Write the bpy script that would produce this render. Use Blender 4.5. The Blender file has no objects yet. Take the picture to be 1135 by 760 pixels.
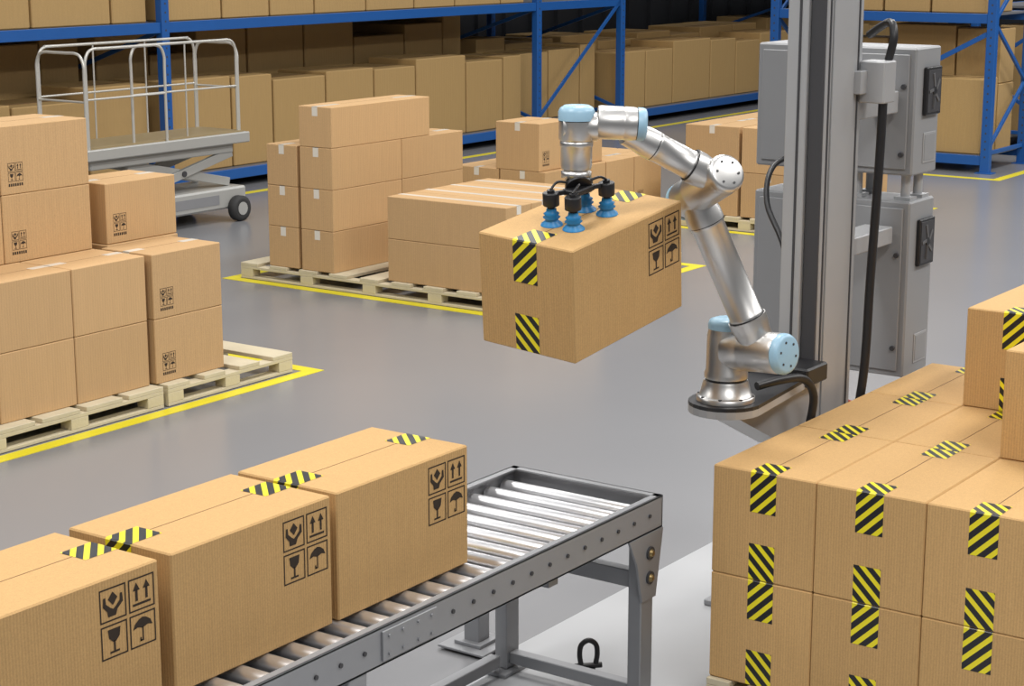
import bpy, math, random
from mathutils import Vector, Matrix, Euler
random.seed(7)
SC=bpy.context.scene

# ------------------------------------------------------------------ materials
def newmat(name):
    m=bpy.data.materials.new(name); m.use_nodes=True
    nt=m.node_tree; b=nt.nodes["Principled BSDF"]
    return m,nt,b
def simple(name,col,rough=.5,metal=0.,noise=0.,nscale=8.,bump=0.,bscale=60.):
    m,nt,b=newmat(name)
    b.inputs["Roughness"].default_value=rough
    b.inputs["Metallic"].default_value=metal
    tc=nt.nodes.new("ShaderNodeTexCoord")
    n=nt.nodes.new("ShaderNodeTexNoise"); n.inputs["Scale"].default_value=nscale; n.inputs["Detail"].default_value=4
    nt.links.new(tc.outputs["Object"],n.inputs["Vector"])
    r=nt.nodes.new("ShaderNodeMapRange"); r.inputs["To Min"].default_value=1-noise; r.inputs["To Max"].default_value=1+noise
    nt.links.new(n.outputs["Fac"],r.inputs["Value"])
    mx=nt.nodes.new("ShaderNodeVectorMath"); mx.operation='SCALE'; mx.inputs[0].default_value=col[:3]
    nt.links.new(r.outputs["Result"],mx.inputs["Scale"])
    nt.links.new(mx.outputs["Vector"],b.inputs["Base Color"])
    if bump>0:
        n2=nt.nodes.new("ShaderNodeTexNoise"); n2.inputs["Scale"].default_value=bscale
        nt.links.new(tc.outputs["Object"],n2.inputs["Vector"])
        bp=nt.nodes.new("ShaderNodeBump"); bp.inputs["Strength"].default_value=bump; bp.inputs["Distance"].default_value=.01
        nt.links.new(n2.outputs["Fac"],bp.inputs["Height"]); nt.links.new(bp.outputs["Normal"],b.inputs["Normal"])
    return m
def cardboard(name,col,pitch=.011,amp=.055,rough=.75):
    m,nt,b=newmat(name); b.inputs["Roughness"].default_value=rough
    b.inputs["Specular IOR Level"].default_value=.25
    L=nt.links.new
    tc=nt.nodes.new("ShaderNodeTexCoord")
    sp=nt.nodes.new("ShaderNodeSeparateXYZ"); L(tc.outputs["Object"],sp.inputs[0])
    ad=nt.nodes.new("ShaderNodeMath"); ad.operation='ADD'; L(sp.outputs[0],ad.inputs[0]); L(sp.outputs[1],ad.inputs[1])
    ml=nt.nodes.new("ShaderNodeMath"); ml.operation='MULTIPLY'; ml.inputs[1].default_value=2*math.pi/pitch; L(ad.outputs[0],ml.inputs[0])
    sn=nt.nodes.new("ShaderNodeMath"); sn.operation='SINE'; L(ml.outputs[0],sn.inputs[0])
    ge=nt.nodes.new("ShaderNodeNewGeometry"); sg=nt.nodes.new("ShaderNodeSeparateXYZ"); L(ge.outputs["Normal"],sg.inputs[0])
    ab=nt.nodes.new("ShaderNodeMath"); ab.operation='ABSOLUTE'; L(sg.outputs[2],ab.inputs[0])
    iv=nt.nodes.new("ShaderNodeMapRange"); iv.inputs["To Min"].default_value=1; iv.inputs["To Max"].default_value=.0; L(ab.outputs[0],iv.inputs["Value"])
    s2=nt.nodes.new("ShaderNodeMath"); s2.operation='MULTIPLY'; L(sn.outputs[0],s2.inputs[0]); L(iv.outputs[0],s2.inputs[1])
    mp=nt.nodes.new("ShaderNodeMapping"); mp.inputs["Scale"].default_value=(60,60,3); L(tc.outputs["Object"],mp.inputs[0])
    n=nt.nodes.new("ShaderNodeTexNoise"); n.inputs["Scale"].default_value=1; n.inputs["Detail"].default_value=3; L(mp.outputs[0],n.inputs["Vector"])
    n2=nt.nodes.new("ShaderNodeTexNoise"); n2.inputs["Scale"].default_value=230; n2.inputs["Detail"].default_value=3; L(tc.outputs["Object"],n2.inputs["Vector"])
    a1=nt.nodes.new("ShaderNodeMath"); a1.operation='MULTIPLY_ADD'; a1.inputs[1].default_value=amp; a1.inputs[2].default_value=1.; L(s2.outputs[0],a1.inputs[0])
    a2=nt.nodes.new("ShaderNodeMath"); a2.operation='MULTIPLY_ADD'; a2.inputs[1].default_value=.14; L(n.outputs["Fac"],a2.inputs[0]); L(a1.outputs[0],a2.inputs[2])
    a3=nt.nodes.new("ShaderNodeMath"); a3.operation='MULTIPLY_ADD'; a3.inputs[1].default_value=.44; L(n2.outputs["Fac"],a3.inputs[0]); L(a2.outputs[0],a3.inputs[2])
    a4=nt.nodes.new("ShaderNodeMath"); a4.operation='SUBTRACT'; a4.inputs[1].default_value=.29; L(a3.outputs[0],a4.inputs[0])
    oi=nt.nodes.new("ShaderNodeObjectInfo")
    rr=nt.nodes.new("ShaderNodeMapRange"); rr.inputs["To Min"].default_value=.94; rr.inputs["To Max"].default_value=1.06; L(oi.outputs["Random"],rr.inputs["Value"])
    a5=nt.nodes.new("ShaderNodeMath"); a5.operation='MULTIPLY'; L(a4.outputs[0],a5.inputs[0]); L(rr.outputs[0],a5.inputs[1])
    vs=nt.nodes.new("ShaderNodeVectorMath"); vs.operation='SCALE'; vs.inputs[0].default_value=col; L(a5.outputs[0],vs.inputs["Scale"])
    L(vs.outputs[0],b.inputs["Base Color"])
    bp=nt.nodes.new("ShaderNodeBump"); bp.inputs["Strength"].default_value=.2; bp.inputs["Distance"].default_value=.002
    L(s2.outputs[0],bp.inputs["Height"]); L(bp.outputs[0],b.inputs["Normal"])
    return m
def hazard():
    m,nt,b=newmat("hazard_tape"); L=nt.links.new; b.inputs["Roughness"].default_value=.35
    uv=nt.nodes.new("ShaderNodeUVMap"); sp=nt.nodes.new("ShaderNodeSeparateXYZ"); L(uv.outputs[0],sp.inputs[0])
    ad=nt.nodes.new("ShaderNodeMath"); ad.operation='ADD'; L(sp.outputs[0],ad.inputs[0]); L(sp.outputs[1],ad.inputs[1])
    ml=nt.nodes.new("ShaderNodeMath"); ml.operation='MULTIPLY'; ml.inputs[1].default_value=1/.056; L(ad.outputs[0],ml.inputs[0])
    fr=nt.nodes.new("ShaderNodeMath"); fr.operation='FRACT'; L(ml.outputs[0],fr.inputs[0])
    gt=nt.nodes.new("ShaderNodeMath"); gt.operation='GREATER_THAN'; gt.inputs[1].default_value=.45; L(fr.outputs[0],gt.inputs[0])
    mx=nt.nodes.new("ShaderNodeMix"); mx.data_type='RGBA'; L(gt.outputs[0],mx.inputs["Factor"])
    mx.inputs["A"].default_value=(.82,.70,.015,1); mx.inputs["B"].default_value=(.012,.012,.015,1)
    L(mx.outputs["Result"],b.inputs["Base Color"]); return m

CARD=cardboard("cardboard",(.54,.335,.142))
CARD2=cardboard("cardboard_plain",(.54,.345,.170),pitch=.02,amp=.03)
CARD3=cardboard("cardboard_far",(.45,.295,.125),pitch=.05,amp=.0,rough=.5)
SEAM=simple("cardboard_seam",(.20,.11,.045),.9)
HAZ=hazard()
CLEAR=simple("packing_tape",(.74,.69,.60),.25)
INK=simple("ink",(.03,.018,.01),.8)
WOOD=simple("pallet_wood",(.58,.51,.36),.75,noise=.15,nscale=5,bump=.2)
YEL=simple("floor_paint_yellow",(.76,.65,.02),.4,noise=.08)
FLOOR=simple("epoxy_floor",(.228,.230,.240),.24,noise=.06,nscale=.6,bump=.015,bscale=40)
PLATE=simple("pale_floor_panel",(.42,.43,.445),.4,noise=.04,nscale=2)
STEEL=simple("painted_steel",(.30,.305,.32),.42,.3,noise=.05)
ROLL=simple("roller_steel",(.80,.80,.82),.32,.8,noise=.03)
SILV=simple("robot_aluminium",(.66,.65,.635),.36,1.,noise=.02)
BLUE=simple("robot_cap_blue",(.33,.53,.68),.35)
SUCT=simple("suction_cup_blue",(.02,.22,.50),.4)
BLK=simple("black_plastic",(.015,.015,.017),.4)
GREY=simple("cabinet_grey",(.28,.285,.295),.45,noise=.03)
COLM=simple("column_aluminium",(.44,.445,.455),.42,.3,noise=.03)
DARK=simple("dark_slot",(.05,.05,.055),.5)
FANB=simple("fan_blade_grey",(.12,.12,.125),.5)
GAPSHADE=simple("roller_gap_shade",(.08,.08,.085),.5)  # dark colour standing in for shade between the rollers
RBLUE=simple("rack_blue",(.012,.10,.36),.4,noise=.06)
SHELF=simple("shelf_deck",(.18,.18,.19),.5,.2)
LIFT=simple("lift_grey",(.44,.44,.42),.4,.2)
DECK=simple("lift_deck_tan",(.33,.25,.13),.5,.1)
TUBEW=simple("rail_light",(.58,.57,.53),.35,.3)
BRASS=simple("bolt_brass",(.30,.22,.10),.4,.9)
RUB=simple("tyre_rubber",(.03,.03,.03),.7)
REDC=simple("red_cable",(.4,.03,.02),.5)
WALL=simple("wall_panel_dark",(.026,.028,.033),.6,noise=.2,nscale=.5)
WALLG=simple("wall_panel_grey",(.26,.27,.28),.6,noise=.1,nscale=.5)

# ------------------------------------------------------------------ builder
class MB:
    def __init__(s): s.V=[];s.F=[];s.M=[];s.S=[];s.U=[];s.mats=[]
    def add(s,verts,faces,mat,smooth=False,uv=None,T=None):
        o=len(s.V)
        for v in verts:
            v=Vector(v); s.V.append(T@v if T is not None else v)
        if mat not in s.mats: s.mats.append(mat)
        k=s.mats.index(mat)
        for i,f in enumerate(faces):
            s.F.append([a+o for a in f]); s.M.append(k); s.S.append(smooth)
            s.U.append([uv[a] for a in f] if uv else [(0,0)]*len(f))
    def box(s,a,b,mat,bev=0.,T=None):
        a=Vector(a);b=Vector(b);c=(a+b)/2;h=(b-a)/2
        h=Vector((abs(h.x),abs(h.y),abs(h.z)))
        if bev<=0:
            vs=[(c.x+sx*h.x,c.y+sy*h.y,c.z+sz*h.z) for sx in(-1,1) for sy in(-1,1) for sz in(-1,1)]
            s.add(vs,[(0,1,3,2),(4,6,7,5),(0,4,5,1),(2,3,7,6),(0,2,6,4),(1,5,7,3)],mat,T=T);return
        bev=min(bev,min(h)*.45)
        vs=[];idx={}
        for sx in(-1,1):
            for sy in(-1,1):
                for sz in(-1,1):
                    for ax in range(3):
                        p=[sx*(h.x-bev),sy*(h.y-bev),sz*(h.z-bev)]
                        p[ax]=(sx,sy,sz)[ax]*h[ax]
                        idx[(sx,sy,sz,ax)]=len(vs); vs.append((c.x+p[0],c.y+p[1],c.z+p[2]))
        fs=[]
        for ax in range(3):
            o=[i for i in range(3) if i!=ax]
            for sg in(-1,1):
                q=[]
                for (p,r) in((-1,-1),(1,-1),(1,1),(-1,1)):
                    k=[0,0,0];k[ax]=sg;k[o[0]]=p;k[o[1]]=r;q.append(idx[(k[0],k[1],k[2],ax)])
                flip=(sg<0)^(ax==1)
                fs.append(q[::-1] if flip else q)
        for ax in range(3):
            o=[i for i in range(3) if i!=ax]
            for p in(-1,1):
                for r in(-1,1):
                    def K(t,w):
                        k=[0,0,0];k[ax]=t;k[o[0]]=p;k[o[1]]=r;return idx[(k[0],k[1],k[2],w)]
                    fs.append([K(-1,o[0]),K(1,o[0]),K(1,o[1]),K(-1,o[1])])
        for sx in(-1,1):
            for sy in(-1,1):
                for sz in(-1,1): fs.append([idx[(sx,sy,sz,i)] for i in range(3)])
        s.add(vs,fs,mat,T=T)
    def lathe(s,p0,axis,prof,mat,n=28,T=None):
        p0=Vector(p0);w=Vector(axis).normalized()
        u=w.orthogonal().normalized();v=w.cross(u)
        vs=[];fs=[]
        for t,r in prof:
            for k in range(n):
                a=2*math.pi*k/n; vs.append(p0+w*t+(u*math.cos(a)+v*math.sin(a))*r)
        for i in range(len(prof)-1):
            for k in range(n):
                k2=(k+1)%n; fs.append((i*n+k,i*n+k2,(i+1)*n+k2,(i+1)*n+k))
        s.add(vs,fs,mat,True,T=T)
        if prof[0][1]>1e-5: s.add(vs[:n],[tuple(range(n))[::-1]],mat,T=T)
        if prof[-1][1]>1e-5: s.add(vs[-n:],[tuple(range(n))],mat,T=T)
    def cyl(s,p0,p1,r,mat,r1=None,n=24,bev=0.,T=None):
        p0=Vector(p0);p1=Vector(p1);L=(p1-p0).length
        r1=r if r1 is None else r1
        if bev>0: pr=[(0,r-bev),(bev*.3,r-bev*.3),(bev,r),(L-bev,r1),(L-bev*.3,r1-bev*.3),(L,r1-bev)]
        else: pr=[(0,r),(L,r1)]
        s.lathe(p0,p1-p0,pr,mat,n,T)
    def tube(s,path,r,mat,n=10,sub=6,T=None,smooth=True):
        P=[Vector(p) for p in path]
        if smooth and len(P)>2:
            Q=[]
            for i in range(len(P)-1):
                a=P[max(i-1,0)];b=P[i];c=P[i+1];d=P[min(i+2,len(P)-1)]
                for k in range(sub):
                    t=k/sub;Q.append(.5*((2*b)+(c-a)*t+(2*a-5*b+4*c-d)*t*t+(3*b-a-3*c+d)*t**3))
            Q.append(P[-1]);P=Q
        vs=[];fs=[];u=None
        for i,p in enumerate(P):
            w=(P[min(i+1,len(P)-1)]-P[max(i-1,0)]).normalized()
            if u is None: u=w.orthogonal().normalized()
            u=(u-w*u.dot(w)).normalized();v=w.cross(u)
            for k in range(n):
                a=2*math.pi*k/n; vs.append(p+(u*math.cos(a)+v*math.sin(a))*r)
        for i in range(len(P)-1):
            for k in range(n):
                k2=(k+1)%n; fs.append((i*n+k,i*n+k2,(i+1)*n+k2,(i+1)*n+k))
        s.add(vs,fs,mat,True,T=T)
        s.add(vs[:n],[tuple(range(n))[::-1]],mat,T=T); s.add(vs[-n:],[tuple(range(n))],mat,T=T)
    def beam(s,p0,p1,w,h,mat,T=None):
        p0=Vector(p0);p1=Vector(p1);d=(p1-p0);L=d.length;x=d.normalized()
        up=Vector((0,0,1)) if abs(x.z)<.95 else Vector((0,1,0))
        y=up.cross(x).normalized();z=x.cross(y)
        M=Matrix((x,y,z)).transposed().to_4x4();M.translation=p0
        if T is not None: M=T@M
        s.box((0,-w/2,-h/2),(L,w/2,h/2),mat,min(w,h)*.08,T=M)
    def poly(s,pts,o,ux,uy,mat,off=.0012,T=None,uv=None):
        o=Vector(o);ux=Vector(ux);uy=Vector(uy);n=ux.cross(uy).normalized()
        s.add([o+ux*a+uy*b+n*off for a,b in pts],[tuple(range(len(pts)))],mat,T=T,uv=uv)
    def obj(s,name,loc=(0,0,0),T=None):
        me=bpy.data.meshes.new(name); me.from_pydata([tuple(v) for v in s.V],[],s.F)
        for m in s.mats: me.materials.append(m)
        me.polygons.foreach_set("material_index",s.M); me.polygons.foreach_set("use_smooth",s.S)
        ul=me.uv_layers.new(name="UVMap")
        flat=[c for f in s.U for c in f]
        for k,c in enumerate(flat): ul.data[k].uv=c
        me.update()
        ob=bpy.data.objects.new(name,me); SC.collection.objects.link(ob)
        if T is not None: ob.matrix_world=T
        else: ob.location=loc
        return ob
def rect(a,b,c,d): return [(a,b),(c,b),(c,d),(a,d)]
GL={
 'glass':[[(.26,.86),(.74,.86),(.70,.60),(.56,.47),(.44,.47),(.30,.60)][::-1],rect(.465,.2,.535,.5),rect(.32,.14,.68,.2)],
 'umbrella':[[(.12,.55),(.3,.60),(.5,.54),(.7,.60),(.88,.55),(.80,.72),(.64,.83),(.5,.87),(.36,.83),(.20,.72)],rect(.475,.2,.525,.57),rect(.38,.15,.525,.2),rect(.38,.15,.43,.27)],
 'arrows':[rect(.26,.3,.35,.64),[(.17,.62),(.44,.62),(.305,.86)],rect(.65,.3,.74,.64),[(.56,.62),(.83,.62),(.695,.86)],rect(.15,.16,.85,.23)],
 'hand':[[(.30,.14),(.60,.14),(.66,.30),(.88,.48),(.86,.74),(.78,.74),(.76,.54),(.60,.40),(.50,.34),(.40,.40),(.24,.54),(.22,.74),(.14,.74),(.12,.48),(.28,.30)],[(.5,.46),(.68,.66),(.5,.86),(.32,.66)]],
}
def icons(mb,o,ux,uy,s,kinds,T=None,cols=2,gap=.1,mat=None):
    mat=mat or INK
    o=Vector(o);ux=Vector(ux);uy=Vector(uy)
    for i,k in enumerate(kinds):
        c=i%cols;r=i//cols
        q=o+ux*(c*s*(1+gap))-uy*(r*s*(1+gap))
        for f in [rect(0,0,1,.045),rect(0,.955,1,1),rect(0,.045,.045,.955),rect(.955,.045,1,.955)]+GL[k]:
            mb.poly([(a*s,b*s) for a,b in f],q,ux,uy,mat,T=T)
ALL=['hand','arrows','glass','umbrella']
def carton_mesh(mb,c,dim,mat,tape=None,big=False,small=None,T=None,seam=True,seamaxis=0):
    """c = bottom centre; sizes in metres"""
    x,y,z=c;lx,ly,lz=dim
    x0,x1,y0,y1,z0,z1=x-lx/2,x+lx/2,y-ly/2,y+ly/2,z,z+lz
    mb.box((x0,y0,z0),(x1,y1,z1),mat,.005,T=T)
    e=.0010
    if seam:
        if seamaxis==0: mb.box((x0+.004,y-.0015,z1-.001),(x1-.004,y+.0015,z1+e*.7),SEAM,T=T)
        else: mb.box((x-.0015,y0+.004,z1-.001),(x+.0015,y1-.004,z1+e*.7),SEAM,T=T)
    if tape=='hazard':
        w=.054
        for sg in(-1,1):
            xe=x+sg*lx/2
            def strip(pa,pb,l,s):
                a=Vector(pa);b=Vector(pb);d=Vector((0,w,0))
                vs=[a-d,a+d,b+d,b-d];uv=[(-w*s,0),(w*s,0),(w*s,l),(-w*s,l)]
                mb.add(vs,[(0,1,2,3)],HAZ,uv=uv,T=T)
            strip((xe+sg*e,y,z1-.004),(xe+sg*e,y,z1-.16),.16,sg)
            strip((xe+sg*e,y,z0+.004),(xe+sg*e,y,z0+.145),.145,sg)
            strip((xe-sg*.004,y,z1+e),(xe-sg*.125,y,z1+e),.125,sg)
            strip((xe-sg*.004,y,z1+e),(xe+sg*e,y,z1-.004),.006,sg)
    if tape=='clear':
        w=.03
        if seamaxis==0:
            mb.box((x0-e,y-w,z1-.001),(x0+lx*.22,y+w,z1+e),CLEAR,T=T)
            mb.box((x1-lx*.22,y-w,z1-.001),(x1+e,y+w,z1+e),CLEAR,T=T)
            mb.box((x0-e,y-w,z1-.08),(x0+.001,y+w,z1+e),CLEAR,T=T)
            mb.box((x1-.001,y-w,z1-.08),(x1+e,y+w,z1+e),CLEAR,T=T)
        else:
            mb.box((x-w,y0-e,z1-.001),(x+w,y1+e,z1+e),CLEAR,T=T)
            mb.box((x-w,y0-e,z1-.07),(x+w,y0+.001,z1+e),CLEAR,T=T)
    if big:
        s=.098
        icons(mb,(x1-.02-2.1*s,y0,z1-.03-s),(1,0,0),(0,0,1),s,ALL,T=T)
    if small=='y':
        s=.055; icons(mb,(x0+.06,y0,z0+.14),(1,0,0),(0,0,1),s,ALL,T=T)
        for k in range(7):
            mb.poly(rect(0,0,.011,.018),(x0+.06+k*.0168,y0,z0+.05),(1,0,0),(0,0,1),INK,T=T)
def carton(c,dim,mat=CARD,T=None,**k):
    mb=MB(); carton_mesh(mb,(0,0,0),dim,mat,**k)
    return mb.obj("cardboard_box",loc=c,T=T)

# ------------------------------------------------------------------ room shell
mb=MB(); mb.box((-6,-10,-.2),(42,22,0),FLOOR); mb.obj("floor")
mb=MB(); mb.box((-6,18.8,0),(42,19.0,8),WALL)
for i in range(60): mb.box((-5.6+i*.8,18.72,0),(-5.45+i*.8,18.8,8),WALL)
for z in(2.6,5.2): mb.box((-6,18.6,z),(42,18.72,z+.18),WALL)
mb.obj("wall_back")
mb=MB(); mb.box((41.8,-10,0),(42,18.8,8),WALL); mb.obj("wall_right")
mb=MB(); mb.box((-6.2,-10,0),(-6,18.8,8),WALLG); mb.obj("wall_left")
mb=MB(); mb.box((-6,-10.2,0),(42,-10,8),WALLG); mb.obj("wall_front")

# ------------------------------------------------------------------ floor lines
def zone(x0,y0,x1,y1,w=.11):
    mb=MB();z=.003
    mb.box((x0,y0,0.0005),(x1,y0+w,z),YEL);mb.box((x0,y1-w,.0005),(x1,y1,z),YEL)
    mb.box((x0,y0+w,.0005),(x0+w,y1-w,z),YEL);mb.box((x1-w,y0+w,.0005),(x1,y1-w,z),YEL)
    mb.obj("floor_marking")
zone(4.6,8.42,9.67,10.9)
zone(11.86,8.30,14.9,11.50)
zone(16.72,8.0,19.6,9.95)
mb=MB(); mb.box((2,15.1,.0005),(40,15.22,.003),YEL); mb.obj("floor_marking")
mb=MB(); mb.box((22.25,8.3,.0005),(22.37,15.1,.003),YEL); mb.box((22.37,8.3,.0005),(28,8.42,.003),YEL); mb.obj("floor_marking")
mb=MB(); mb.box((3.2,1.2,.0),(9.2,4.33,.012),PLATE,.004); mb.obj("floor_base_plate")

# ------------------------------------------------------------------ cartons on conveyor
BX=(.70,.43,.4294)
ZC=.832
for x in(4.33,3.60,2.85): carton((x+.35,3.945,ZC),BX,tape='hazard',big=True)

# ------------------------------------------------------------------ conveyor
def conveyor():
    mb=MB(); x0,x1=1.9,6.05; yn,yf=3.54,4.25; zt=.86
    for y,s in((yn,1),(yf,-1)):
        mb.box((x0,y,zt-.13),(x1,y+s*.008,zt),STEEL,.001)
        mb.box((x0,y,zt-.008),(x1,y+s*.035,zt),STEEL,.001)
        mb.box((x0,y,zt-.13),(x1,y+s*.04,zt-.122),STEEL,.001)
    mb.box((x1-.008,yn,zt-.13),(x1,yf,zt),STEEL,.001)
    mb.box((x1-.035,yn,zt-.008),(x1,yf,zt),STEEL,.001)
    mb.box((x0,yn+.05,zt-.135),(x1-.02,yf-.05,zt-.128),GAPSHADE)  # added dark sheet, paints the shade seen in the roller gaps
    x=x1-.10
    while x>x0:
        mb.cyl((x,yn+.02,zt-.062),(x,yf-.02,zt-.062),.030,ROLL,n=20,bev=.004)
        mb.cyl((x,yn-.006,zt-.062),(x,yn,zt-.062),.008,DARK,n=8)
        x-=.115
    for xs in(4.45,2.9):
        mb.box((xs-.14,yn-.008,zt-.115),(xs+.14,yn,zt-.015),STEEL,.001)
        for dx in(-.11,-.04,.04,.11):
            for dz in(.035,.095): mb.cyl((xs+dx,yn-.014,zt-dz),(xs+dx,yn-.008,zt-dz),.006,STEEL,n=8)
    for lx in(5.95,4.2,2.4):
        for y in(yn+.035,yf-.035):
            mb.box((lx-.045,y-.03,.03),(lx+.045,y+.03,zt-.12),STEEL,.004)
            mb.box((lx-.10,y-.06,.0125),(lx+.10,y+.06,.03),STEEL,.003)
            for dx in(-.075,.075): mb.cyl((lx+dx,y,.03),(lx+dx,y,.05),.012,ROLL,n=8)
        mb.box((lx-.025,yn+.06,.50),(lx+.025,yf-.06,.57),STEEL,.003)
        mb.box((lx-.025,yn+.06,.05),(lx+.025,yf-.06,.10),STEEL,.003)
    mb.box((2.4,yf-.06,.05),(5.87,yf-.01,.10),STEEL,.003)
    P=[(5.80,zt-.13),(6.05,zt-.13),(6.03,zt-.24),(6.0,zt-.40),(5.90,zt-.40),(5.86,zt-.24)]
    y0,y1=yn-.004,yn+.006
    vs=[(a,y0,b) for a,b in P]+[(a,y1,b) for a,b in P];n=len(P)
    mb.add(vs,[tuple(range(n)),tuple(range(n,2*n))[::-1]]+[(i,(i+1)%n,(i+1)%n+n,i+n) for i in range(n)],STEEL)
    for z in(zt-.21,zt-.31):
        mb.lathe((5.95,yn-.012,z),(0,1,0),[(0,.026),(.008,.026)],DARK,n=18)
        mb.lathe((5.95,yn-.022,z),(0,1,0),[(0,.010),(.006,.016),(.012,.018)],BRASS,n=14)
    mb.box((5.30,yn+.03,zt-.17),(5.36,yf-.03,zt-.136),STEEL)
    mb.obj("roller_conveyor")
conveyor()
mb=MB(); mb.box((5.98,4.36,.0125),(6.22,4.60,.024),STEEL,.002); mb.box((6.06,4.44,.024),(6.14,4.52,.22),STEEL,.004); mb.box((6.03,4.41,.024),(6.17,4.55,.04),STEEL,.002)
mb.obj("floor_anchor_post")
mb=MB(); ox,oy=0,0
mb.cyl((ox,oy,.0),(ox,oy,.025),.03,BLK,n=16)
mb.cyl((-.04,.04,.035),(.04,-.04,.035),.012,BLK,n=12)
mb.tube([(ox-.020,oy+.020,.03),(ox-.026,oy+.026,.08),(ox-.022,oy+.022,.125),(ox,oy,.145),(ox+.022,oy-.022,.125),(ox+.026,oy-.026,.08),(ox+.020,oy-.020,.03)],.011,BLK)
mb.obj("lifting_shackle",loc=(6.10,3.91,.0125))

# ------------------------------------------------------------------ pallets
def pallet(x0,y0,x1,y1,along='y',z=.004,n=7,name="wooden_pallet",w=None):
    mb=MB();h=.14
    if along=='y':
        L=x1-x0;p=L/n;bw=w or p*.62
        for i in range(n):
            c=x0+bw/2+(L-bw)*i/(n-1); mb.box((c-bw/2,y0,z+h-.028),(c+bw/2,y1,z+h),WOOD,.003)
        k=max(3,int((y1-y0)/.55)+1)
        for j in range(k):
            yy=y0+.05+(y1-y0-.1)*j/(k-1)
            mb.box((x0,yy-.05,z+h-.052),(x1,yy+.05,z+h-.0285),WOOD,.002)
            mb.box((x0,yy-.05,z),(x1,yy+.05,z+.02),WOOD,.002)
            m=max(3,int(L/.6)+1)
            for i in range(m):
                c=x0+.07+(L-.14)*i/(m-1); mb.box((c-.07,yy-.05,z+.0205),(c+.07,yy+.05,z+h-.0525),WOOD,.003)
    else:
        L=y1-y0;p=L/n;bw=w or p*.62
        for i in range(n):
            c=y0+bw/2+(L-bw)*i/(n-1); mb.box((x0,c-bw/2,z+h-.028),(x1,c+bw/2,z+h),WOOD,.003)
        k=max(3,int((x1-x0)/.55)+1)
        for j in range(k):
            xx=x0+.05+(x1-x0-.1)*j/(k-1)
            mb.box((xx-.05,y0,z+h-.052),(xx+.05,y1,z+h-.0285),WOOD,.002)
            mb.box((xx-.05,y0,z),(xx+.05,y1,z+.02),WOOD,.002)
            m=max(3,int(L/.6)+1)
            for i in range(m):
                c=y0+.07+(L-.14)*i/(m-1); mb.box((xx-.05,c-.07,z+.0205),(xx+.05,c+.07,z+h-.0525),WOOD,.003)
    mb.obj(name)
PZ=.145
pallet(6.05,2.02,8.20,3.33,'x',z=.0125,n=8)
for r in range(2):
    for i in range(3):
        for j in range(3):
            carton((6.07+.35+i*.703,3.33-.215-j*.433,.154+r*.4304),BX,tape='hazard')
ZT=.154+2*.4304
for (i,j) in((2,1),(2,2),(1,2)):
    carton((6.07+.35+i*.703,3.33-.215-j*.433,ZT),BX,tape='hazard')

# left pallet stack
pallet(6.2,8.56,8.26,10.5,'y',n=6,w=.30)
pallet(8.30,8.56,9.50,10.5,'y',n=4,w=.20)
H=.423
def put(x0,x1,y0,y1,z,h=H,**k):
    kk=dict(tape='clear',mat=CARD2,seamaxis=0); kk.update(k)
    carton(((x0+x1)/2,(y0+y1)/2,z),(x1-x0-.006,y1-y0-.006,h),**kk)
for r in range(2):
    z=PZ+r*(H+.002)
    for a,b in((6.42,7.02),(7.02,7.62),(7.62,8.235)):
        put(a,b,8.65,9.10,z); put(a,b,9.10,9.60,z)
    put(8.27,8.90,8.63,9.10,z,small='y'); put(8.36,9.01,9.13,9.60,z)
z=PZ+2*(H+.002)
put(8.38,9.02,9.15,9.60,z,h=.40,small='y')
for r in range(2):
    for a,b in((6.20,6.85),(6.85,7.50),(7.50,8.22)):
        put(a,b,9.11,9.60,z+r*(H+.002),small='y' if a>7.4 else None)

# centre pallet stack
pallet(11.98,8.45,14.7,11.38,'x',n=9,w=.20)
h=.355
for r in range(3):
    z=PZ+r*(h+.002)
    put(12.0,12.75,10.71,11.06,z,h=h)
    put(12.0,12.95,10.31,10.68,z,h=h); put(12.95,13.86,10.31,10.68,z,h=h)
put(12.0,13.36,10.31,10.68,PZ+3*(h+.002),h=.345)
for r in range(2):
    z=PZ+r*(h+.002)
    for i in range(4): put(12.02+i*.36,12.38+i*.36,8.52,9.74,z,h=h,seamaxis=1)
pallet(14.98,10.05,17.4,11.45,'y',n=8)
for i in range(4):
    x=15.05+i*.56
    for j in range(2): put(x,x+.55,10.2+j*.56,10.75+j*.56,PZ,h=.56,small='y' if j==0 else None)
put(15.05,15.62,10.27,10.80,PZ+.562,h=.47,small='y')
put(15.64,16.2,10.27,10.80,PZ+.562,h=.30)
pallet(16.86,8.15,19.4,9.78,'x',n=6)
for r in range(2):
    for i in range(3):
        for j in range(2): put(16.9+i*.75,17.64+i*.75,9.07-j*.66,9.70-j*.66,PZ+r*.46,h=.457,small='y' if i==0 else None)

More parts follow.
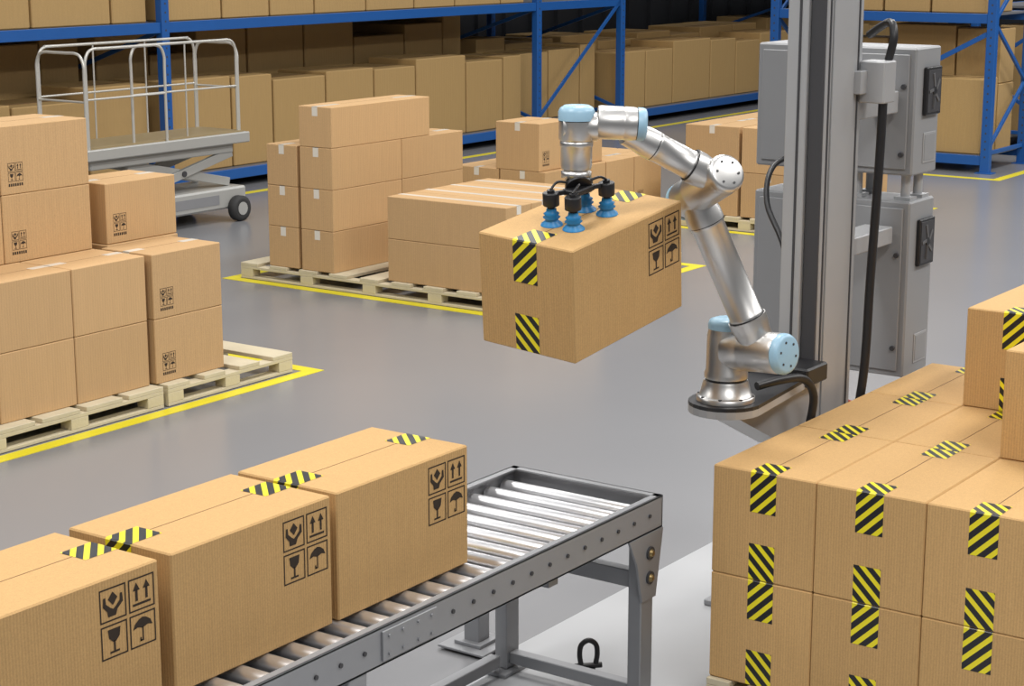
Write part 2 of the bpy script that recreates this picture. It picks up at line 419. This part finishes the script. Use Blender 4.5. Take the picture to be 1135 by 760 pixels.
# ------------------------------------------------------------------ racks
def rack(T,ups,depth,braces,levels_for,H=4.4,name="pallet_rack"):
    mb=MB()
    for u in ups:
        for d in(0,depth):
            mb.box((u-.06,d-.05,0),(u+.06,d+.05,H),RBLUE,.006,T=T)
            mb.box((u-.11,d-.09,0),(u+.11,d+.09,.012),RBLUE,.002,T=T)
            for k in range(40):
                z=.2+k*.1
                mb.box((u-.010,d-.0515,z),(u+.010,d-.049,z+.022),DARK,T=T)
        z=.3;f=0
        while z<H-.8:
            a,b=(.05,depth-.05) if f%2==0 else (depth-.05,.05)
            mb.beam((u,a,z),(u,b,z+.8),.035,.05,RBLUE,T=T); z+=.8;f+=1
        mb.beam((u,0,.25),(u,depth,.25),.035,.05,RBLUE,T=T)
    for i in range(len(ups)-1):
        a,b=ups[i],ups[i+1]
        for z in levels_for(i):
            for d in(0,depth): mb.box((a+.06,d-.03,z-.12),(b-.06,d+.03,z),RBLUE,.004,T=T)
            mb.box((a+.06,.03,z-.03),(b-.06,depth-.03,z-.002),SHELF,T=T)
    for (u0,z0,u1,z1) in braces: mb.beam((u0,-.02,z0),(u1,-.02,z1),.02,.06,RBLUE,T=T)
    return mb.obj(name)
def shelf_boxes(T,u0,u1,rows,z,wmin,wmax,seed,name="stacked_cardboard_boxes",skip=0.):
    rnd=random.Random(seed);mb=MB()
    for (d0,d1,hmin,hmax) in rows:
        u=u0
        while u<u1-.3:
            w=min(rnd.uniform(wmin,wmax),u1-u); hh=rnd.uniform(hmin,hmax)
            if rnd.random()>skip:
                if hh>1.2 and rnd.random()<.6:
                    h1=hh*.55
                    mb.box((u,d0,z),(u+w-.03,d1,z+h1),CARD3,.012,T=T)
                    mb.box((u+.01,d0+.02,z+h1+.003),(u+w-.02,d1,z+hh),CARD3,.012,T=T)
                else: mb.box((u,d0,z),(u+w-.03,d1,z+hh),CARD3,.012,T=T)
                mb.box((u+.02,d0+.3,z+hh),(u+w-.05,d0+.34,z+hh+.003),SEAM,T=T)
            u+=w
    return mb.obj(name)
T1=Matrix.Translation((0,15.65,0))
rack(T1,[7.8,15.32,22.86,25.18,32.2,39],2.5,[(22.92,.35,25.12,1.95)],lambda i: [.22] if i==3 else [.22,2.0])
rr=[(.15,1.0,.95,1.1),(1.25,2.3,1.3,1.65)]
shelf_boxes(T1,8.0,15.2,rr,.222,.7,1.1,1)
shelf_boxes(T1,15.45,22.7,rr,.222,.7,1.15,2)
shelf_boxes(T1,23.0,25.1,[(.4,1.1,.9,1.1),(1.2,2.3,1.0,1.2)],.222,.7,1.0,3)
shelf_boxes(T1,25.3,32.0,[(.15,1.0,.9,1.05),(1.2,2.3,1.0,1.2)],.222,.8,1.3,4)
shelf_boxes(T1,32.4,38.8,[(.15,1.0,.9,1.05),(1.2,2.3,1.0,1.2)],.222,.8,1.3,5)
shelf_boxes(T1,8.0,15.2,[(.1,1.2,.7,1.1)],2.002,.8,1.3,6)
shelf_boxes(T1,15.45,22.7,[(.1,1.2,.7,1.1)],2.002,.8,1.3,7)
shelf_boxes(T1,25.3,32.0,[(.1,1.2,.7,1.1)],2.002,.8,1.3,8)
T2=Matrix(((0,1,0,22.85),(1,0,0,0),(0,0,1,0),(0,0,0,1)))
rack(T2,[8.72,11.75],1.3,[(8.78,1.75,10.2,1.0)],lambda i:[.22,2.0])
shelf_boxes(T2,8.85,11.6,[(.1,.62,.9,1.0),(.68,1.2,1.4,1.6)],.222,.6,.95,11)
shelf_boxes(T2,8.85,11.6,[(.1,1.0,.6,.9)],2.002,.6,.95,12)
T3=Matrix.Translation((0,8.72,0))
rack(T3,[25.6,28.4,31.2],1.3,[],lambda i:[.22,2.0])
shelf_boxes(T3,25.75,31.0,[(.1,1.0,1.3,1.6)],.222,.6,.95,13)

# ------------------------------------------------------------------ scissor lift
mb=MB(); y0,y1=13.75,14.50
mb.box((12.4,y0,.82),(14.68,y1,.93),LIFT,.01)
mb.box((12.45,y0+.05,.93),(14.63,y1-.05,.945),DECK)
mb.box((12.5,y0+.08,.72),(14.5,y1-.08,.82),LIFT,.01)
mb.box((13.0,y0+.02,.14),(14.62,y1-.02,.36),LIFT,.02)
mb.box((13.2,y0+.015,.20),(14.2,y0+.02,.30),STEEL)
for y in(y0+.12,y1-.17):
    mb.beam((13.05,y,.40),(14.5,y,.72),.05,.09,LIFT); mb.beam((14.5,y+.05,.40),(13.05,y+.05,.72),.05,.09,LIFT)
    mb.cyl((13.775,y-.04,.56),(13.775,y+.09,.56),.03,DARK,n=12)
for x in(13.2,14.45):
    for y in(y0-.03,y1+.03):
        mb.lathe((x,y-.05,.137),(0,1,0),[(0,.10),(.01,.135),(.09,.135),(.10,.10)],RUB,n=20); mb.cyl((x,y-.055,.137),(x,y+.055,.137),.07,LIFT,n=16)
def loop(pa,pb,z0,z1,r=.018,mids=(.5,)):
    pa=Vector(pa);pb=Vector(pb);d=(pb-pa).normalized()*.12
    def V(p,z): return (p.x,p.y,z)
    mb.tube([V(pa,z0),V(pa,z0+.2),V(pa,z1-.25),V(pa,z1-.12),V(pa+d*.35,z1-.03),V(pa+d,z1),V(pa+d*2,z1),V(pb-d*2,z1),V(pb-d,z1),V(pb-d*.35,z1-.03),V(pb,z1-.12),V(pb,z1-.25),V(pb,z0+.2),V(pb,z0)],r,TUBEW,n=8,sub=3)
    for m in mids: mb.tube([V(pa,z0+(z1-z0)*m),V(pb,z0+(z1-z0)*m)],r*.7,TUBEW,n=8)
    L=(pb-pa).length;k=max(1,int(L/.55))
    for i in range(1,k): q=pa+(pb-pa)*i/k; mb.tube([V(q,z0),V(q,z1)],r*.6,TUBEW,n=8)
loop((12.45,y0+.04,0),(13.5,y0+.04,0),.93,1.90,r=.015); loop((13.1,y0+.1,0),(14.6,y0+.1,0),.93,1.90,r=.015)
loop((12.45,y1-.04,0),(14.6,y1-.04,0),.93,1.90,r=.015)
loop((12.43,y0+.04,0),(12.43,y1-.04,0),.93,1.86,r=.015); loop((14.62,y0+.1,0),(14.62,y1-.04,0),.93,1.86,r=.015)
mb.obj("scissor_lift")

# ------------------------------------------------------------------ lift column + bracket
mb=MB()
cx0,cx1,cy0,cy1=7.18,7.53,3.45,3.62
mb.box((cx0,cy0,.03),(cx1,cy1,4.2),COLM,.006)
mb.box((cx0-.10,cy0-.06,.0125),(cx1+.1,cy1+.3,.04),STEEL,.004)
mb.box((cx0-.012,cy0+.005,.04),(cx0,cy0+.07,4.2),DARK,.002)
mb.box((cx0-.03,cy0+.075,.04),(cx0,cy1,4.2),COLM,.004)
mb.box((cx0-.034,cy0+.105,.04),(cx0-.029,cy0+.115,4.2),DARK)
for a in(.02,.30): mb.box((cx0+a,cy0-.004,.04),(cx0+a+.010,cy0,4.2),DARK)
mb.box((cx0+.05,cy0-.008,.04),(cx0+.26,cy0,4.2),COLM,.002)
bxy=(6.465,3.50)
out=[]
for k in range(13):
    a=math.radians(90+k*15); out.append((bxy[0]+.15*math.cos(a),bxy[1]+.15*math.sin(a)))
out+= [(cx0-.03,cy0-.03),(cx0-.03,cy1+.03)]
def prism(o2,z0,z1,mat,sc=None):
    n=len(o2); top=o2; bot=sc or o2
    vs=[(a,b,z0) for a,b in bot]+[(a,b,z1) for a,b in top]
    mb.add(vs,[tuple(range(n))[::-1],tuple(range(n,2*n))]+[(i,(i+1)%n,(i+1)%n+n,i+n) for i in range(n)],mat)
prism(out,1.145,1.16,BLK)
prism(out,1.115,1.145,COLM)
neck=[(6.42,cy0+.0),(cx0,cy0-.02),(cx0,cy1+.02),(6.42,cy1-.02)]
bot=[(6.95,cy0+.0),(cx0,cy0-.02),(cx0,cy1+.02),(6.95,cy1-.02)]
prism(neck,.86,1.115,COLM,sc=bot)
mb.box((6.98,cy0-.06,1.12),(cx0-.005,cy1+.06,1.20),BLK,.008)
mb.tube([(6.60,3.43,1.20),(6.72,3.38,1.21),(6.86,3.35,1.19),(6.94,3.34,1.10),(6.94,3.36,.95)],.018,BLK)
mb.box((7.50,3.33,2.28),(7.62,3.45,2.46),COLM,.006); mb.box((7.44,3.41,2.32),(7.53,3.45,2.42),COLM,.004)
mb.tube([(7.60,3.36,2.46),(7.60,3.34,2.56),(7.64,3.38,2.62),(7.70,3.50,2.56)],.018,BLK)
mb.tube([(7.56,3.36,2.28),(7.57,3.37,2.0),(7.55,3.38,1.5),(7.50,3.37,1.1),(7.46,3.40,.7),(7.46,3.40,.3)],.020,BLK)
mb.tube([(7.9,3.9,2.0),(7.7,3.95,1.95),(7.55,3.9,1.8),(7.45,3.75,1.6),(7.42,3.66,1.2)],.013,BLK)
mb.box((7.50,3.46,2.20),(7.955,3.60,2.30),COLM,.005); mb.box((7.50,3.46,1.60),(7.955,3.60,1.68),COLM,.005)
mb.tube([(7.53,3.5,.95),(7.65,3.45,.90),(7.80,3.42,.88),(7.93,3.5,.86)],.01,REDC)
mb.obj("robot_lift_column")
def cabinet(z0,z1,x0=8.0,y0=3.40,x1=8.28,y1=4.20,stand=None):
    mb=MB(); mb.box((x0,y0,z0),(x1,y1,z1),GREY,.008)
    mb.box((x0-.012,y0+.03,z0+.03),(x0,y1-.03,z1-.03),GREY,.004)
    fz=z1-.20;fx=(x0+x1)/2+.03
    mb.box((fx-.085,y0-.02,fz-.11),(fx+.085,y0,fz+.11),BLK,.006)
    mb.box((fx-.072,y0-.022,fz-.097),(fx+.072,y0-.019,fz+.097),DARK,.001)
    mb.lathe((fx,y0-.026,fz),(0,1,0),[(0,.020),(.005,.022)],BLK,n=16)
    for k in range(5):
        a=2*math.pi/5*k+.3
        mb.beam((fx+.018*math.cos(a),y0-.024,fz+.018*math.sin(a)),(fx+.062*math.cos(a+.35),y0-.024,fz+.085*math.sin(a+.35)),.004,.014,FANB)
    mb.box((fx-.06,y0-.004,z0+.05),(fx+.08,y0,z0+.19),COLM,.002)
    mb.box((fx-.05,y0-.006,z0+.06),(fx+.07,y0-.004,z0+.18),GREY,.001)
    for dz in(.12,.5):
        mb.cyl((x0-.025,y0+.05,z0+dz*(z1-z0)*1.4),(x0-.012,y0+.05,z0+dz*(z1-z0)*1.4),.012,DARK,n=10)
    if stand:
        for y in(3.46,3.7,4.0):
            for x in(8.08,8.22):
                mb.cyl((x,y,z1),(x,y,stand),.022,COLM,n=12); mb.box((x-.04,y-.04,z1),(x+.04,y+.04,z1+.015),COLM)
    mb.obj("control_cabinet")
cabinet(.965,1.79,stand=1.909); cabinet(1.91,2.49)

# ------------------------------------------------------------------ held carton
Fc=Vector((5.44,3.57,1.90))
M=(Matrix.Rotation(-.06,4,'Z')@Matrix.Rotation(-.15,4,'Y')@Matrix.Rotation(.07,4,'X'))
TM=Matrix.Translation(Fc)@M
carton(None,BX,tape='hazard',big=True,T=TM@Matrix.Translation((.35,.215,-.4294)))

# ------------------------------------------------------------------ robot arm
mb=MB()
V=Vector
bx,by=6.465,3.50
mb.lathe((bx,by,1.161),(0,0,1),[(0,.118),(.018,.118),(.022,.112),(.026,.104),(.075,.092),(.085,.088)],SILV,n=36)
mb.lathe((bx,by,1.246),(0,0,1),[(0,.083),(.010,.083)],BLK,n=36)
mb.lathe((bx,by,1.256),(0,0,1),[(0,.088),(.02,.088),(.03,.082),(.17,.080),(.20,.074)],SILV,n=36)
mb.lathe((bx,by,1.456),(0,0,1),[(0,.077),(.02,.077),(.035,.070),(.042,.05),(.042,.0)],BLUE,n=36)
for k in range(8):
    a=k*math.pi/4+.3; mb.cyl((bx+.108*math.cos(a),by+.108*math.sin(a),1.179),(bx+.108*math.cos(a),by+.108*math.sin(a),1.186),.008,DARK,n=8)
def joint(p,q,r,capA=None,capB=None):
    p=V(p);q=V(q);d=(q-p).normalized();L=(q-p).length
    mb.lathe(p,d,[(0,r*.96),(.012,r),(L*.30,r),(L*.33,r*.97),(L*.36,r),(L-.012,r),(L,r*.96)],SILV,n=32)
    for cap,c,dd in((capA,p,-d),(capB,q,d)):
        if cap:
            mb.lathe(c,dd,[(0,r*.93),(.003,r*.93)],BLK,n=32)
            mb.lathe(c+dd*.003,dd,[(0,r*.99),(.018,r*.99),(.03,r*.92),(.034,r*.78),(.034,0)],cap,n=32)
            u=dd.orthogonal().normalized();w=dd.cross(u)
            for k in range(6):
                a=k*math.pi/3; o=c+dd*.037+(u*math.cos(a)+w*math.sin(a))*r*.60
                mb.cyl(o,o+dd*.0025,.005,DARK,n=8)
joint((6.455,3.48,1.375),(6.415,3.235,1.395),.082,capB=BLUE)
U0=V((6.435,3.345,1.415));E2=V((6.250,3.541,2.015));E1=V((6.172,3.40,2.092))
def link(p,q,r0,r1,rm=None):
    p=V(p);q=V(q);d=q-p;L=d.length;rm=rm or (r0+r1)/2
    mb.lathe(p,d,[(0,r0),(.06,r0*1.02),(.085,r0*1.10),(.120,r0*1.10)],SILV,n=32)
    mb.lathe(p+d.normalized()*.120,d,[(0,r0*1.04),(.004,r0*1.04)],BLK,n=32)
    mb.lathe(p+d.normalized()*.124,d,[(0,rm*1.03),(.01,rm*1.03),(.012,rm),(L-.26,rm),(L-.258,rm*1.03),(L-.248,rm*1.03)],SILV,n=32)
    mb.lathe(p+d.normalized()*(L-.124),d,[(0,r1*1.04),(.004,r1*1.04)],BLK,n=32)
    mb.lathe(q,-d,[(0,r1),(.06,r1*1.02),(.085,r1*1.10),(.120,r1*1.10)],SILV,n=32)
    return d.normalized()
link(U0,E2,.070,.066,.066)
dE=(E1-E2).normalized()
joint(E2-dE*.075,E1+dE*.045,.076,capA=BLUE,capB=SILV)
F1=V((5.905,3.640,2.280))
link(E1,F1,.060,.052,.055)
W=V((5.755,3.762,0))
joint((5.885,3.585,2.312),(5.80,3.70,2.320),.062,capA=BLUE)
mb.lathe((W.x,W.y,2.252),(0,0,1),[(0,.060),(.008,.066),(.072,.066)],SILV,n=32)
mb.lathe((W.x,W.y,2.324),(0,0,1),[(0,.063),(.003,.063)],BLK,n=32)
mb.lathe((W.x,W.y,2.327),(0,0,1),[(0,.068),(.032,.068),(.046,.061),(.055,.046),(.057,.0)],BLUE,n=32)
joint((5.80,3.70,2.302),(5.725,3.803,2.302),.054)
mb.lathe((W.x,W.y,2.252),(0,0,-1),[(0,.056),(.004,.061),(.02,.061),(.022,.058),(.09,.058),(.105,.054)],SILV,n=32)
mb.lathe((W.x,W.y,2.147),(0,0,-1),[(0,.046),(.006,.046),(.008,.056),(.03,.056),(.032,.042),(.04,.042)],SILV,n=32)
hub=TM@V((.31,.195,.125))
mb.lathe(hub,V((W.x,W.y,2.108))-hub,[(0,.05),(.012,.05),((V((W.x,W.y,2.108))-hub).length,.040)],BLK,n=24)
mb.box((.31-.06,.195-.035,.105),(.31+.06,.195+.035,.128),BLK,.005,T=TM)
for sx in(-1,1):
    for sy in(-1,1):
        gx,gy=.31+sx*.105,.195+sy*.05
        mb.beam(TM@V((.31,.195,.117)),TM@V((gx,gy,.117)),.022,.016,BLK)
        mb.cyl((gx,gy,.062),(gx,gy,.135),.014,BLK,n=12,T=TM)
        mb.cyl((gx,gy,.075),(gx,gy,.125),.031,BLK,n=16,bev=.004,T=TM)
        mb.lathe((gx,gy,.0),(0,0,1),[(0.001,.042),(.006,.040),(.018,.026),(.024,.024),(.031,.033),(.038,.024),(.045,.030),(.052,.020),(.066,.018)],SUCT,n=24,T=TM)
        mb.tube([TM@V((.31,.195,.13)),TM@V((.31+sx*.06,.195+sy*.045,.155)),TM@V((gx,gy,.135))],.005,BLK,n=8)
mb.obj("robot_arm")

# ------------------------------------------------------------------ lights
def area(loc,size,power,rot=(0,0,0),col=(1,.975,.94),sy=None):
    l=bpy.data.lights.new("ceiling_light",'AREA'); l.energy=power; l.color=col
    l.shape='RECTANGLE'; l.size=size; l.size_y=sy or size
    o=bpy.data.objects.new("ceiling_light",l); SC.collection.objects.link(o); o.location=loc; o.rotation_euler=rot
for x in(2,9,16,24):
    for y in(-1.5,5,11.5): area((x,y,7.5),3.2,310 if y<11 else 170,sy=1.2)
w=bpy.data.worlds.new("World"); SC.world=w; w.use_nodes=True
bg=w.node_tree.nodes["Background"]; bg.inputs[0].default_value=(.97,.98,1,1); bg.inputs[1].default_value=.56

# ------------------------------------------------------------------ camera
cam=bpy.data.cameras.new("camera"); co=bpy.data.objects.new("camera",cam); SC.collection.objects.link(co)
co.location=(0,0,3); cam.sensor_width=36; cam.sensor_fit='HORIZONTAL'; cam.lens=2070/1135*36
th=math.atan(455/2070)
co.rotation_euler=(math.pi/2-th,0,math.radians(35.15-90))
cam.clip_end=200
SC.camera=co
SC.view_settings.view_transform='Standard'
SC.view_settings.look='None'
SC.view_settings.exposure=0
